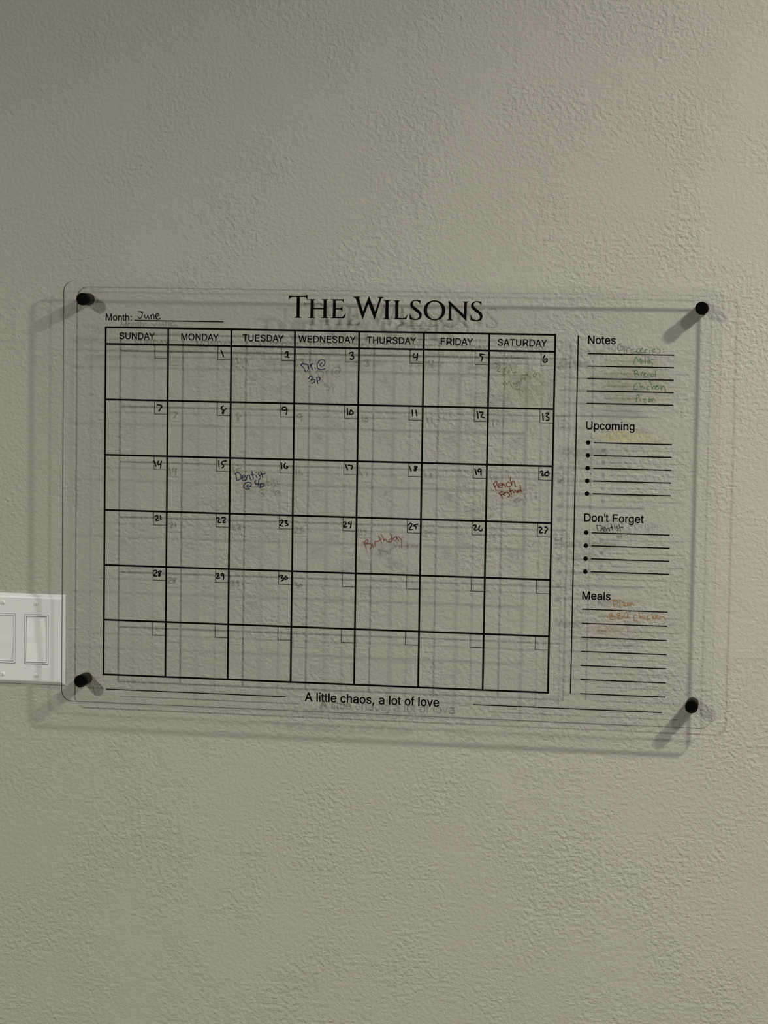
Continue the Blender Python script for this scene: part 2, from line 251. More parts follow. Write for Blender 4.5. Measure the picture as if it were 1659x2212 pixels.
# lettering outlines, title outlines and pen strokes, all in the board frame (tenths of a millimetre)
DATA = json.loads(r"""{"gl":{"'":[136,[[[51,318],[46,509],[90,509],[84,318]]]],",":[198,[[[40,-119],[71,71],[144,71],[88,-119]]]],":":[198,[[[100,-4],[82,-1],[66,9],[56,24],[53,41],[56,59],[66,73],[82,83],[100,87],[119,83],[134,73],[145,59],[148,41],[145,24],[134,9],[119,-1]],[[100,271],[82,274],[66,284],[56,299],[53,316],[56,334],[66,349],[82,359],[100,362],[119,359],[134,349],[145,334],[148,316],[145,299],[134,284],[119,274]]]],"A":[474,[[[16,0],[199,509],[273,509],[457,0],[390,0],[284,302],[261,372],[229,478],[242,478],[210,371],[189,302],[84,0]],[[109,142],[109,199],[366,199],[366,142]]]],"D":[513,[[[224,0],[98,0],[98,57],[220,57],[278,63],[325,81],[362,110],[388,149],[403,198],[408,255],[403,312],[388,361],[362,399],[327,428],[281,446],[226,452],[95,452],[95,509],[230,509],[301,501],[361,478],[408,441],[443,391],[465,329],[473,255],[465,181],[443,119],[407,68],[359,31],[298,8]],[[128,509],[128,0],[61,0],[61,509]]]],"E":[474,[[[68,0],[68,509],[421,509],[421,452],[141,452],[141,286],[402,286],[402,229],[141,229],[141,57],[424,57],[424,0]]]],"F":[434,[[[64,0],[64,509],[391,509],[391,452],[132,452],[132,278],[367,278],[367,221],[132,221],[132,0]]]],"H":[513,[[[60,0],[60,509],[124,509],[124,289],[389,289],[389,509],[454,509],[454,0],[389,0],[389,232],[124,232],[124,0]]]],"I":[198,[[[63,0],[63,509],[135,509],[135,0]]]],"M":[592,[[[57,0],[57,509],[143,509],[296,80],[449,509],[536,509],[536,0],[475,0],[475,440],[323,0],[270,0],[115,440],[115,0]]]],"N":[513,[[[59,0],[59,509],[134,509],[337,183],[356,151],[381,107],[406,55],[398,54],[394,108],[392,157],[392,195],[392,509],[455,509],[455,0],[380,0],[198,290],[174,331],[145,381],[106,452],[117,454],[120,384],[122,328],[123,291],[123,0]]]],"O":[553,[[[277,-7],[213,1],[156,25],[109,63],[73,115],[50,179],[42,254],[50,329],[73,393],[109,445],[156,484],[213,508],[277,516],[341,508],[398,484],[445,445],[481,393],[504,329],[512,254],[504,179],[481,115],[445,63],[398,25],[341,1]],[[277,53],[322,59],[362,76],[397,105],[423,144],[441,194],[446,254],[441,314],[423,365],[397,404],[362,433],[322,450],[277,456],[231,450],[191,433],[157,404],[130,364],[113,314],[107,254],[113,194],[130,144],[157,105],[191,76],[231,59]]]],"R":[513,[[[69,0],[69,509],[270,509],[332,504],[381,489],[420,465],[446,433],[463,395],[468,352],[463,309],[446,271],[420,240],[381,217],[330,203],[270,198],[110,198],[110,255],[268,255],[308,258],[341,267],[365,281],[382,300],[391,324],[395,352],[391,380],[382,405],[365,425],[341,440],[308,449],[266,452],[143,452],[143,0]],[[404,0],[263,229],[347,229],[489,0]]]],"S":[474,[[[238,-9],[182,-4],[136,9],[97,31],[68,60],[49,96],[40,137],[110,137],[117,110],[130,88],[151,71],[176,59],[206,52],[238,49],[273,52],[303,60],[330,74],[349,92],[362,114],[367,139],[363,161],[352,179],[335,193],[314,205],[260,222],[195,239],[136,260],[91,289],[64,326],[55,372],[62,413],[80,448],[108,476],[146,498],[191,511],[241,516],[292,511],[335,498],[372,476],[400,449],[418,415],[425,378],[358,378],[346,412],[320,437],[283,453],[239,459],[206,456],[177,448],[154,435],[137,418],[125,398],[122,376],[126,352],[139,334],[157,319],[179,308],[225,293],[280,279],[331,264],[356,252],[381,238],[402,220],[419,198],[430,171],[433,139],[428,99],[410,64],[382,34],[343,11],[295,-4]]]],"T":[434,[[[31,452],[31,509],[403,509],[403,452],[249,452],[249,0],[187,0],[187,452]]]],"U":[513,[[[257,-8],[202,-2],[153,15],[113,43],[84,80],[66,124],[60,173],[60,509],[123,509],[123,178],[127,144],[140,113],[159,87],[186,68],[218,56],[257,52],[296,56],[329,68],[355,87],[374,113],[386,144],[390,178],[390,509],[454,509],[454,173],[448,124],[430,80],[400,43],[361,15],[313,-2]]]],"W":[671,[[[152,0],[16,509],[80,509],[159,196],[171,145],[183,94],[193,40],[185,40],[196,94],[206,145],[219,196],[299,509],[372,509],[452,196],[464,145],[475,94],[486,40],[477,40],[488,94],[499,145],[512,196],[590,509],[655,509],[518,0],[445,0],[360,323],[343,391],[329,475],[342,475],[328,395],[311,323],[225,0]]]],"Y":[474,[[[204,0],[204,208],[16,509],[91,509],[193,344],[223,292],[251,230],[225,230],[252,293],[281,344],[383,509],[457,509],[269,208],[269,0]]]],"a":[395,[[[163,-9],[128,-5],[96,5],[69,22],[49,45],[36,73],[30,108],[35,138],[44,161],[59,179],[79,193],[102,203],[127,211],[181,220],[238,227],[256,230],[269,235],[278,243],[281,255],[281,257],[278,279],[271,297],[260,311],[244,322],[224,329],[199,331],[174,329],[151,322],[134,313],[120,301],[109,288],[102,274],[42,291],[58,322],[80,346],[106,364],[135,375],[166,382],[197,384],[243,379],[267,372],[291,360],[311,343],[327,320],[338,290],[343,251],[343,0],[282,0],[282,52],[276,52],[256,25],[240,12],[219,1],[193,-6]],[[173,45],[205,49],[232,59],[252,74],[267,93],[276,115],[281,138],[281,190],[263,182],[235,176],[203,171],[178,168],[136,159],[119,150],[105,139],[97,124],[94,105],[96,87],[104,72],[116,61],[132,52],[151,47]]]],"c":[356,[[[186,-8],[143,-2],[105,16],[74,46],[50,85],[36,133],[31,187],[36,243],[50,291],[74,330],[105,360],[143,378],[186,384],[210,383],[233,377],[255,368],[274,356],[291,341],[305,322],[317,301],[325,277],[272,262],[260,289],[242,311],[217,325],[186,330],[155,325],[130,310],[111,287],[97,258],[89,224],[86,187],[89,151],[97,117],[111,89],[130,66],[155,51],[186,46],[218,52],[243,66],[262,89],[273,117],[326,102],[318,78],[306,56],[292,37],[275,21],[256,9],[234,-1],[211,-6]]]],"e":[395,[[[207,-8],[158,-2],[115,16],[80,46],[55,85],[39,132],[33,187],[38,242],[54,290],[79,329],[113,359],[154,378],[201,384],[231,382],[260,374],[288,361],[312,341],[334,315],[349,282],[360,242],[363,194],[363,169],[73,169],[73,221],[331,221],[303,202],[300,237],[292,269],[277,294],[257,314],[232,326],[201,330],[169,326],[143,313],[122,294],[107,270],[97,241],[94,211],[94,178],[98,139],[108,106],[125,80],[148,61],[175,50],[207,46],[229,48],[249,53],[265,61],[279,73],[291,88],[300,105],[357,91],[346,63],[328,39],[304,19],[277,4],[244,-5]]]],"f":[198,[[[177,379],[177,327],[5,327],[5,379]],[[63,0],[63,432],[65,461],[75,486],[88,505],[105,519],[125,527],[145,530],[173,527],[189,521],[177,468],[167,472],[152,474],[133,470],[120,460],[113,443],[110,419],[110,0]]]],"g":[395,[[[193,-151],[156,-148],[125,-140],[98,-127],[76,-110],[60,-91],[47,-69],[94,-41],[114,-66],[127,-78],[143,-88],[166,-95],[193,-97],[232,-92],[262,-75],[283,-47],[289,-6],[289,68],[285,68],[267,41],[253,28],[234,16],[211,8],[181,5],[141,10],[105,27],[74,53],[51,90],[36,136],[32,191],[36,246],[51,293],[74,332],[104,361],[141,378],[182,384],[212,382],[235,373],[254,360],[268,346],[287,319],[291,319],[291,379],[346,379],[346,-9],[341,-54],[326,-90],[301,-117],[271,-136],[234,-147]],[[191,59],[221,63],[246,75],[265,95],[279,121],[287,154],[290,193],[287,231],[279,264],[265,291],[246,312],[221,325],[191,330],[160,325],[135,312],[115,290],[101,262],[92,229],[89,193],[92,155],[101,123],[115,96],[135,76],[160,63]]]],"h":[395,[[[110,227],[110,0],[51,0],[51,509],[110,509],[110,287],[98,287],[120,332],[147,362],[180,379],[219,384],[255,380],[285,369],[310,349],[329,321],[340,285],[344,240],[344,0],[285,0],[285,235],[280,275],[263,304],[237,323],[203,329],[177,326],[155,317],[136,303],[122,283],[113,257]]]],"i":[158,[[[50,0],[50,379],[108,379],[108,0]],[[79,443],[63,446],[51,455],[42,468],[39,483],[42,499],[51,512],[63,521],[79,524],[95,521],[108,512],[116,499],[119,483],[116,468],[108,455],[95,446]]]],"l":[158,[[[47,0],[47,509],[111,509],[111,0]]]],"m":[592,[[[51,0],[51,379],[109,379],[109,295],[105,295],[115,323],[128,346],[147,363],[167,376],[189,384],[213,386],[250,380],[279,361],[300,331],[312,295],[303,295],[313,321],[327,343],[347,361],[370,375],[395,383],[424,386],[454,383],[483,372],[507,354],[525,328],[537,296],[541,255],[541,0],[482,0],[482,254],[476,289],[459,313],[434,326],[407,330],[384,328],[363,320],[348,307],[335,290],[328,270],[325,247],[325,0],[266,0],[266,260],[261,288],[246,311],[222,326],[193,330],[173,328],[153,320],[136,307],[122,289],[114,266],[111,238],[111,0]]]],"n":[395,[[[110,227],[110,0],[51,0],[51,379],[108,379],[108,287],[98,287],[120,332],[147,362],[180,379],[219,384],[255,380],[285,369],[310,349],[329,321],[340,285],[344,240],[344,0],[285,0],[285,235],[280,275],[263,304],[237,323],[203,329],[177,326],[155,317],[136,303],[122,283],[113,257]]]],"o":[395,[[[197,-8],[151,-2],[111,16],[78,46],[53,85],[38,133],[32,187],[38,243],[53,291],[78,330],[111,360],[151,378],[197,384],[244,378],[285,360],[317,330],[342,291],[358,243],[363,187],[358,133],[342,85],[317,46],[285,16],[244,-2]],[[197,46],[231,51],[257,66],[278,89],[293,117],[301,151],[304,187],[301,224],[293,258],[278,287],[257,310],[231,325],[197,330],[165,325],[138,310],[118,287],[103,258],[94,224],[91,187],[94,151],[103,117],[118,89],[138,66],[165,51]]]],"p":[395,[[[49,-143],[49,379],[104,379],[104,319],[110,319],[128,346],[142,360],[159,373],[184,381],[214,384],[256,378],[292,361],[322,332],[345,293],[359,245],[364,189],[359,133],[345,84],[323,45],[292,16],[256,-2],[214,-8],[185,-5],[161,4],[143,17],[129,31],[110,59],[106,59],[106,-143]],[[205,47],[236,51],[260,66],[281,88],[295,117],[303,151],[306,189],[303,227],[295,261],[281,290],[261,311],[236,325],[205,330],[175,325],[150,312],[131,291],[117,263],[108,229],[105,189],[108,150],[117,115],[131,86],[151,65],[175,51]]]],"r":[237,[[[48,0],[48,379],[102,379],[102,321],[105,321],[119,347],[139,367],[165,380],[195,385],[209,384],[222,384],[222,322],[210,324],[189,326],[166,323],[145,315],[128,301],[115,284],[107,262],[104,237],[104,0]]]],"s":[356,[[[177,-8],[141,-5],[109,3],[82,18],[60,38],[44,63],[35,94],[92,107],[102,79],[121,60],[146,49],[176,45],[211,50],[238,62],[255,81],[261,103],[258,121],[247,136],[231,147],[206,155],[145,170],[101,186],[70,208],[52,237],[46,274],[50,305],[63,332],[85,354],[112,370],[145,381],[182,384],[217,381],[247,372],[272,358],[291,339],[306,316],[316,290],[261,277],[251,298],[237,316],[213,328],[182,333],[152,329],[128,317],[111,299],[106,277],[109,258],[121,243],[140,232],[168,223],[223,209],[268,194],[298,171],[317,142],[322,107],[318,75],[304,47],[282,24],[253,6],[217,-5]]]],"t":[198,[[[178,379],[178,327],[5,327],[5,379]],[[57,471],[110,471],[110,98],[111,76],[118,61],[131,53],[148,50],[161,51],[176,54],[185,2],[167,-3],[146,-4],[109,2],[80,21],[63,52],[57,93]]]],"v":[356,[[[149,0],[16,379],[77,379],[151,155],[171,87],[188,21],[168,21],[186,87],[205,155],[279,379],[339,379],[207,0]]]]},"title":[[[[2447,670],[2458,664],[2500,662],[2569,662],[2638,665],[2682,670],[2693,673],[2695,614],[2688,614],[2682,632],[2671,643],[2638,647],[2593,647],[2593,402],[2600,391],[2621,385],[2621,380],[2520,378],[2520,384],[2543,391],[2551,404],[2551,646],[2500,645],[2470,639],[2459,627],[2454,610],[2448,610]]],[[[2700,622],[2804,623],[2804,619],[2785,614],[2778,604],[2778,512],[2905,510],[2906,606],[2898,616],[2878,620],[2878,624],[2975,625],[2975,622],[2955,616],[2947,607],[2947,402],[2953,394],[2972,387],[2973,383],[2876,381],[2876,385],[2896,392],[2903,401],[2904,494],[2777,494],[2777,399],[2783,391],[2803,385],[2803,380],[2702,379],[2702,382],[2725,389],[2734,399],[2735,604],[2730,613],[2700,618]]],[[[2995,626],[3156,626],[3172,630],[3171,578],[3165,578],[3159,599],[3148,608],[3068,608],[3070,512],[3130,510],[3144,518],[3152,537],[3157,537],[3156,470],[3149,470],[3141,488],[3128,495],[3069,495],[3067,399],[3137,400],[3159,406],[3178,424],[3191,449],[3200,448],[3181,383],[3000,381],[3000,386],[3022,394],[3028,403],[3029,608],[3024,616],[2997,621]]],[[[3286,664],[3391,664],[3391,659],[3375,653],[3373,637],[3425,477],[3486,639],[3494,660],[3501,674],[3514,644],[3582,476],[3636,641],[3634,652],[3610,659],[3610,664],[3695,664],[3694,659],[3674,652],[3661,636],[3583,390],[3575,369],[3570,385],[3495,572],[3430,393],[3421,373],[3414,388],[3333,623],[3319,647],[3286,659]]],[[[3686,625],[3787,623],[3787,619],[3766,612],[3759,602],[3760,404],[3766,391],[3783,385],[3783,380],[3683,380],[3683,384],[3706,391],[3714,403],[3717,602],[3711,611],[3686,620]]],[[[3814,625],[3915,623],[3915,620],[3894,612],[3886,604],[3886,401],[3946,399],[3973,406],[3992,424],[4005,446],[4012,445],[3990,382],[3817,381],[3817,384],[3837,392],[3844,403],[3845,604],[3839,613],[3814,620]]],[[[4172,630],[4171,579],[4163,579],[4155,602],[4133,616],[4105,620],[4081,612],[4072,587],[4079,561],[4104,540],[4148,508],[4179,479],[4192,450],[4189,418],[4169,391],[4134,376],[4101,374],[4063,378],[4032,391],[4034,453],[4043,453],[4049,426],[4066,403],[4096,391],[4128,393],[4153,409],[4158,436],[4144,460],[4105,489],[4064,523],[4041,547],[4037,576],[4046,603],[4070,624],[4103,632],[4141,631],[4162,627]]],[[[4497,505],[4496,484],[4491,465],[4483,446],[4471,429],[4457,413],[4441,400],[4422,389],[4401,381],[4380,376],[4358,374],[4335,375],[4313,380],[4293,387],[4274,397],[4256,410],[4242,425],[4230,442],[4221,461],[4215,480],[4213,500],[4215,520],[4219,540],[4228,559],[4239,576],[4253,592],[4270,605],[4289,616],[4309,624],[4331,629],[4353,631],[4375,629],[4397,625],[4418,618],[4437,607],[4454,594],[4469,579],[4481,562],[4490,544],[4495,525]],[[4451,503],[4450,485],[4447,468],[4442,452],[4434,437],[4425,423],[4413,411],[4401,402],[4387,395],[4372,391],[4357,389],[4342,390],[4327,394],[4313,401],[4300,410],[4289,421],[4279,434],[4271,449],[4265,465],[4261,482],[4259,500],[4260,517],[4263,535],[4269,551],[4277,566],[4286,580],[4297,591],[4310,601],[4324,608],[4338,612],[4353,613],[4368,612],[4383,608],[4397,602],[4410,593],[4422,582],[4432,568],[4440,553],[4446,537],[4450,520]]],[[[4539,632],[4547,626],[4737,455],[4738,603],[4731,613],[4709,618],[4709,621],[4801,622],[4801,618],[4780,612],[4773,602],[4770,374],[4764,377],[4573,558],[4576,401],[4584,388],[4603,382],[4603,378],[4508,379],[4508,382],[4530,389],[4538,400],[4539,584],[4536,621]]],[[[4959,627],[4958,575],[4950,575],[4942,598],[4920,612],[4893,616],[4869,608],[4859,584],[4867,557],[4892,536],[4935,505],[4965,476],[4978,447],[4976,415],[4956,388],[4922,373],[4889,371],[4851,376],[4820,388],[4822,450],[4831,450],[4837,423],[4854,400],[4884,388],[4916,390],[4940,406],[4945,433],[4931,457],[4893,485],[4851,519],[4829,543],[4825,572],[4834,599],[4858,620],[4890,628],[4928,627],[4949,623]]]],"hand":[["date_number","1","black",1.95,[[[1556,-58],[1571,-95],[1587,-138]]]],
["date_number","2","black",1.95,[[[2409,-82],[2422,-63],[2440,-62],[2445,-85],[2439,-128]],[[2408,-127],[2430,-128],[2460,-134]]]],
["date_number","3","black",1.95,[[[3254,-66],[3277,-56],[3305,-59],[3284,-94],[3305,-103],[3311,-124],[3291,-141],[3265,-135]]]],
["date_number","4","black",1.95,[[[4100,-59],[4088,-82],[4101,-105],[4143,-94]],[[4144,-55],[4143,-94],[4134,-141]]]],
["date_number","5","black",1.95,[[[5008,-53],[4953,-46],[4960,-70],[4986,-83],[4983,-108],[4969,-137]]]],
["date_number","6","black",1.95,[[[5781,-52],[5764,-94],[5770,-126],[5793,-137],[5815,-118],[5814,-90],[5792,-93],[5786,-109]]]],
["date_number","7","black",1.95,[[[702,-784],[734,-788],[766,-798],[751,-833],[728,-865]]]],
["date_number","8","black",1.95,[[[1595,-780],[1569,-798],[1569,-818],[1595,-847],[1596,-876],[1586,-883],[1582,-864],[1602,-840],[1632,-815]]]],
["date_number","9","black",1.95,[[[2431,-814],[2405,-821],[2378,-812],[2384,-786],[2414,-778],[2438,-801],[2440,-833],[2432,-873]]]],
["date_number","10","black",1.95,[[[3237,-773],[3245,-858]],[[3280,-802],[3268,-841],[3272,-854],[3304,-850],[3316,-830],[3283,-798]]]],
["date_number","11","black",1.95,[[[4086,-782],[4097,-856]],[[4137,-784],[4149,-852]]]],
["date_number","12","black",1.95,[[[4930,-780],[4937,-814],[4944,-863]],[[4960,-788],[4996,-787],[5004,-803],[4983,-839],[4987,-849],[5023,-856]]]],
["date_number","13","black",1.95,[[[5774,-789],[5782,-869]],[[5816,-788],[5835,-778],[5848,-787],[5823,-823],[5849,-838],[5856,-857],[5843,-871],[5821,-873]]]],
["date_number","14","black",1.95,[[[659,-1526],[676,-1538],[693,-1591]],[[730,-1521],[717,-1551],[727,-1570],[757,-1563]],[[765,-1526],[761,-1569],[757,-1616]]]],
["date_number","15","black",1.95,[[[1538,-1497],[1544,-1572]],[[1639,-1499],[1589,-1509],[1579,-1538],[1603,-1551],[1603,-1574],[1586,-1589]]]],
["date_number","16","black",1.95,[[[2373,-1505],[2380,-1541],[2379,-1580]],[[2427,-1505],[2411,-1543],[2421,-1569],[2451,-1570],[2461,-1555],[2441,-1549]]]],
["date_number","17","black",1.95,[[[3226,-1506],[3252,-1574]],[[3261,-1512],[3287,-1513],[3317,-1526],[3301,-1566]]]],
["date_number","18","black",1.95,[[[4064,-1507],[4086,-1565]],[[4164,-1511],[4137,-1502],[4131,-1518],[4151,-1534],[4148,-1557],[4128,-1560],[4125,-1551],[4144,-1531],[4160,-1514]]]],
["date_number","19","black",1.95,[[[4916,-1517],[4939,-1591]],[[4999,-1538],[4970,-1554],[4955,-1542],[4967,-1519],[4993,-1522],[4996,-1547],[4995,-1599]]]],
["date_number","20","black",1.95,[[[5757,-1534],[5773,-1524],[5789,-1527],[5787,-1553],[5778,-1576],[5794,-1582],[5813,-1565]],[[5857,-1522],[5825,-1542],[5819,-1571],[5836,-1583],[5864,-1570],[5867,-1544],[5844,-1539]]]],
["date_number","21","black",1.95,[[[685,-2256],[705,-2242],[726,-2252],[719,-2272],[696,-2302],[713,-2308],[740,-2301]],[[760,-2244],[767,-2293]]]],
["date_number","22","black",1.95,[[[1516,-2252],[1543,-2247],[1556,-2260],[1540,-2297],[1550,-2310],[1574,-2306]],[[1585,-2248],[1610,-2241],[1634,-2248],[1631,-2265],[1604,-2298],[1614,-2307],[1641,-2299]]]],
["date_number","23","black",1.95,[[[2366,-2262],[2393,-2252],[2406,-2261],[2390,-2294],[2370,-2321],[2407,-2330]],[[2430,-2260],[2463,-2256],[2443,-2286],[2474,-2302],[2467,-2318],[2440,-2326]]]],
["date_number","24","black",1.95,[[[3209,-2257],[3232,-2250],[3242,-2266],[3229,-2289],[3213,-2309],[3226,-2319],[3253,-2311]],[[3288,-2251],[3275,-2268],[3305,-2277]],[[3310,-2244],[3309,-2280],[3301,-2323]]]],
["date_number","25","black",1.95,[[[4064,-2263],[4090,-2243],[4107,-2255],[4097,-2285],[4075,-2312],[4081,-2325],[4114,-2325]],[[4185,-2250],[4136,-2268],[4136,-2274],[4163,-2290],[4160,-2309]]]],
["date_number","26","black",1.95,[[[4910,-2249],[4932,-2238],[4946,-2254],[4927,-2284],[4924,-2304],[4943,-2306],[4963,-2299]],[[4991,-2250],[4979,-2282],[4986,-2305],[5005,-2314],[5021,-2304],[5024,-2294]]]],
["date_number","27","black",1.95,[[[5753,-2249],[5778,-2242],[5792,-2261],[5767,-2297],[5770,-2313],[5799,-2314]],[[5830,-2237],[5853,-2243],[5866,-2265],[5844,-2295],[5835,-2318]]]],
["date_number","28","black",1.95,[[[674,-2978],[698,-2964],[715,-2977],[702,-3004],[678,-3031],[688,-3041],[719,-3040]],[[763,-2972],[739,-2982],[746,-3002],[763,-3025],[750,-3043],[743,-3029],[760,-3002],[780,-2976]]]],
["date_number","29","black",1.95,[[[1520,-2986],[1547,-2979],[1557,-2995],[1531,-3032],[1534,-3047],[1565,-3038]],[[1618,-2996],[1598,-3007],[1588,-2991],[1605,-2977],[1618,-2990],[1622,-3019],[1618,-3053]]]],
["date_number","30","black",1.95,[[[2368,-2985],[2394,-2974],[2408,-2980],[2395,-3007],[2418,-3016],[2419,-3032],[2392,-3050]],[[2455,-2985],[2435,-3009],[2442,-3025],[2472,-3017],[2475,-3007],[2455,-2992]]]],
["marker_note","navy marker note for the third, doctor at three","navy",1.4,[[[2620,-227],[2646,-256],[2682,-316]],[[2620,-227],[2645,-210],[2695,-219],[2716,-238],[2718,-269],[2705,-307]],[[2742,-223],[2758,-254],[2771,-286]],[[2749,-240],[2763,-211],[2781,-213]],[[2806,-266],[2811,-267]],[[2895,-197],[2873,-215],[2875,-235],[2896,-240],[2922,-225],[2935,-190],[2921,-162],[2895,-154],[2857,-174],[2834,-215],[2837,-258],[2861,-280],[2896,-283],[2937,-271]],[[2723,-405],[2739,-376],[2759,-374],[2770,-390],[2755,-423],[2786,-412],[2806,-424],[2796,-450],[2778,-462],[2763,-459]],[[2829,-388],[2834,-426],[2847,-465]],[[2826,-387],[2848,-381],[2871,-393],[2869,-414],[2848,-428]]]],
["marker_note","navy marker note for the sixteenth, dentist at four","navy",1.4,[[[1767,-1667],[1776,-1713],[1784,-1745]],[[1755,-1664],[1785,-1648],[1812,-1651],[1836,-1675],[1841,-1711],[1830,-1734],[1789,-1747]],[[1860,-1711],[1893,-1696],[1886,-1680],[1863,-1684],[1853,-1711],[1860,-1740],[1877,-1748],[1904,-1739]],[[1914,-1739],[1917,-1702]],[[1915,-1709],[1930,-1679],[1953,-1685],[1960,-1714],[1974,-1740]],[[1984,-1622],[1993,-1668],[2004,-1720]],[[1970,-1675],[2014,-1669]],[[2037,-1673],[2051,-1705]],[[2038,-1639],[2042,-1643]],[[2087,-1645],[2070,-1646],[2072,-1669],[2098,-1688],[2101,-1707],[2081,-1728]],[[2102,-1622],[2117,-1661],[2131,-1700]],[[2097,-1666],[2164,-1648]],[[1945,-1803],[1921,-1814],[1918,-1830],[1941,-1827],[1968,-1819],[1978,-1796],[1961,-1773],[1927,-1771],[1891,-1789],[1874,-1822],[1888,-1851],[1918,-1862],[1952,-1853]],[[2041,-1742],[2025,-1762],[2035,-1785],[2069,-1787]],[[2076,-1734],[2075,-1777],[2071,-1816]],[[2099,-1786],[2096,-1816],[2098,-1842]],[[2099,-1803],[2115,-1782],[2142,-1785],[2146,-1808],[2123,-1823],[2103,-1822]]]],
["marker_note","dark red marker note for the twentieth, peach festival","red",1.35,[[[5158,-1699],[5175,-1737],[5195,-1788]],[[5164,-1712],[5177,-1676],[5196,-1669],[5205,-1688],[5197,-1720],[5175,-1734]],[[5220,-1733],[5246,-1722],[5278,-1705],[5255,-1693],[5223,-1707],[5218,-1736],[5233,-1752],[5272,-1738]],[[5287,-1699],[5268,-1712],[5275,-1722],[5297,-1708],[5307,-1721],[5317,-1740]],[[5362,-1687],[5345,-1675],[5326,-1694],[5330,-1723],[5350,-1736],[5379,-1725]],[[5373,-1612],[5377,-1654],[5395,-1715]],[[5395,-1712],[5397,-1670],[5413,-1657],[5430,-1682],[5442,-1727]],[[5231,-1820],[5258,-1848],[5278,-1889]],[[5235,-1820],[5257,-1804],[5290,-1805]],[[5255,-1840],[5287,-1828]],[[5287,-1837],[5303,-1821],[5328,-1809],[5306,-1810],[5290,-1831],[5316,-1850]],[[5328,-1804],[5358,-1819],[5368,-1845],[5362,-1868],[5343,-1865]],[[5366,-1751],[5377,-1783],[5397,-1831]],[[5367,-1800],[5406,-1779]],[[5419,-1798],[5429,-1814]],[[5435,-1775],[5451,-1794],[5464,-1810],[5477,-1781]],[[5503,-1773],[5480,-1774],[5474,-1797],[5493,-1793],[5509,-1773]],[[5503,-1712],[5510,-1754],[5519,-1796]]]],
["marker_note","faded maroon marker note for the twenty-fifth, birthday","maroon",1.45,[[[3475,-2505],[3495,-2532],[3513,-2595]],[[3491,-2528],[3503,-2484],[3529,-2475],[3531,-2503],[3511,-2523],[3568,-2526],[3585,-2553],[3565,-2590]],[[3597,-2537],[3609,-2572]],[[3624,-2504],[3631,-2560]],[[3626,-2504],[3644,-2487],[3673,-2490]],[[3675,-2414],[3688,-2454],[3721,-2513]],[[3665,-2491],[3712,-2457]],[[3707,-2397],[3732,-2437],[3745,-2480]],[[3745,-2480],[3765,-2456],[3781,-2487],[3802,-2494]],[[3849,-2449],[3821,-2458],[3810,-2486],[3834,-2497],[3854,-2457]],[[3832,-2386],[3845,-2425],[3856,-2469]],[[3893,-2424],[3869,-2444],[3878,-2472],[3902,-2471],[3914,-2431],[3909,-2423],[3938,-2474]],[[3938,-2418],[3966,-2457]],[[3982,-2429],[3975,-2493],[3976,-2557]]]],
["marker_note","faint olive marker note for the sixth, almost wiped away","olive",1.5,[[[5202,-179],[5213,-204],[5195,-230],[5180,-258],[5240,-268]],[[5298,-204],[5271,-248],[5256,-311]],[[5244,-272],[5292,-299]],[[5338,-243],[5311,-263],[5319,-278],[5342,-258]],[[5353,-207],[5382,-277],[5417,-257]],[[5283,-487],[5274,-397],[5310,-424],[5337,-388],[5365,-442]],[[5388,-402],[5401,-426]],[[5451,-378],[5428,-394],[5436,-417],[5463,-393],[5480,-440],[5461,-483],[5421,-480]],[[5482,-338],[5494,-392]],[[5486,-361],[5505,-345]],[[5544,-329],[5525,-345],[5537,-364],[5552,-336]],[[5557,-278],[5572,-320]],[[5504,-302],[5583,-301]],[[5599,-312],[5607,-335]],[[5654,-284],[5638,-303],[5654,-323],[5677,-299],[5657,-284]],[[5677,-295],[5697,-271],[5720,-278],[5729,-317]]]],
["marker_note","faded green marker word beside the notes heading, the list title","green",1.25,[[[6755,120],[6725,107],[6709,68],[6723,30],[6753,31],[6773,52]],[[6743,77],[6781,82],[6795,19]],[[6825,15],[6824,58],[6858,62]],[[6917,51],[6892,50],[6880,25],[6893,4],[6926,13],[6952,26]],[[6989,56],[6959,51],[6952,26],[6969,5],[6994,23]],[[6994,35],[7022,61],[7006,63],[6993,39],[7011,10],[7036,19]],[[7061,49],[7051,7]],[[7057,45],[7082,54]],[[7114,46],[7117,8]],[[7145,34],[7179,55],[7157,59],[7141,38],[7158,17],[7184,26]],[[7204,60],[7238,52],[7243,27],[7222,6],[7197,9]],[[7285,57],[7289,56]],[[7286,21],[7290,20]]]],
["marker_note","faded green marker word on the second notes line, milk","green",1.25,[[[6909,-140],[6945,-42],[6976,-105],[7004,-62],[7010,-134]],[[7030,-82],[7033,-125]],[[7055,-52],[7061,-128]],[[7097,-39],[7116,-127]],[[7165,-72],[7117,-94],[7162,-131]]]],
["marker_note","faded green marker word on the third notes line, bread","green",1.25,[[[6927,-221],[6940,-298]],[[6927,-225],[6959,-213],[6963,-245],[6942,-259],[6981,-269],[6978,-294],[6943,-302]],[[7007,-297],[7019,-244],[7033,-237]],[[7048,-268],[7072,-253],[7055,-247],[7045,-268],[7056,-289],[7084,-285]],[[7125,-252],[7097,-260],[7101,-285],[7126,-270],[7133,-287]],[[7182,-265],[7146,-259],[7144,-284],[7182,-287]],[[7189,-212],[7194,-251],[7195,-297]]]],
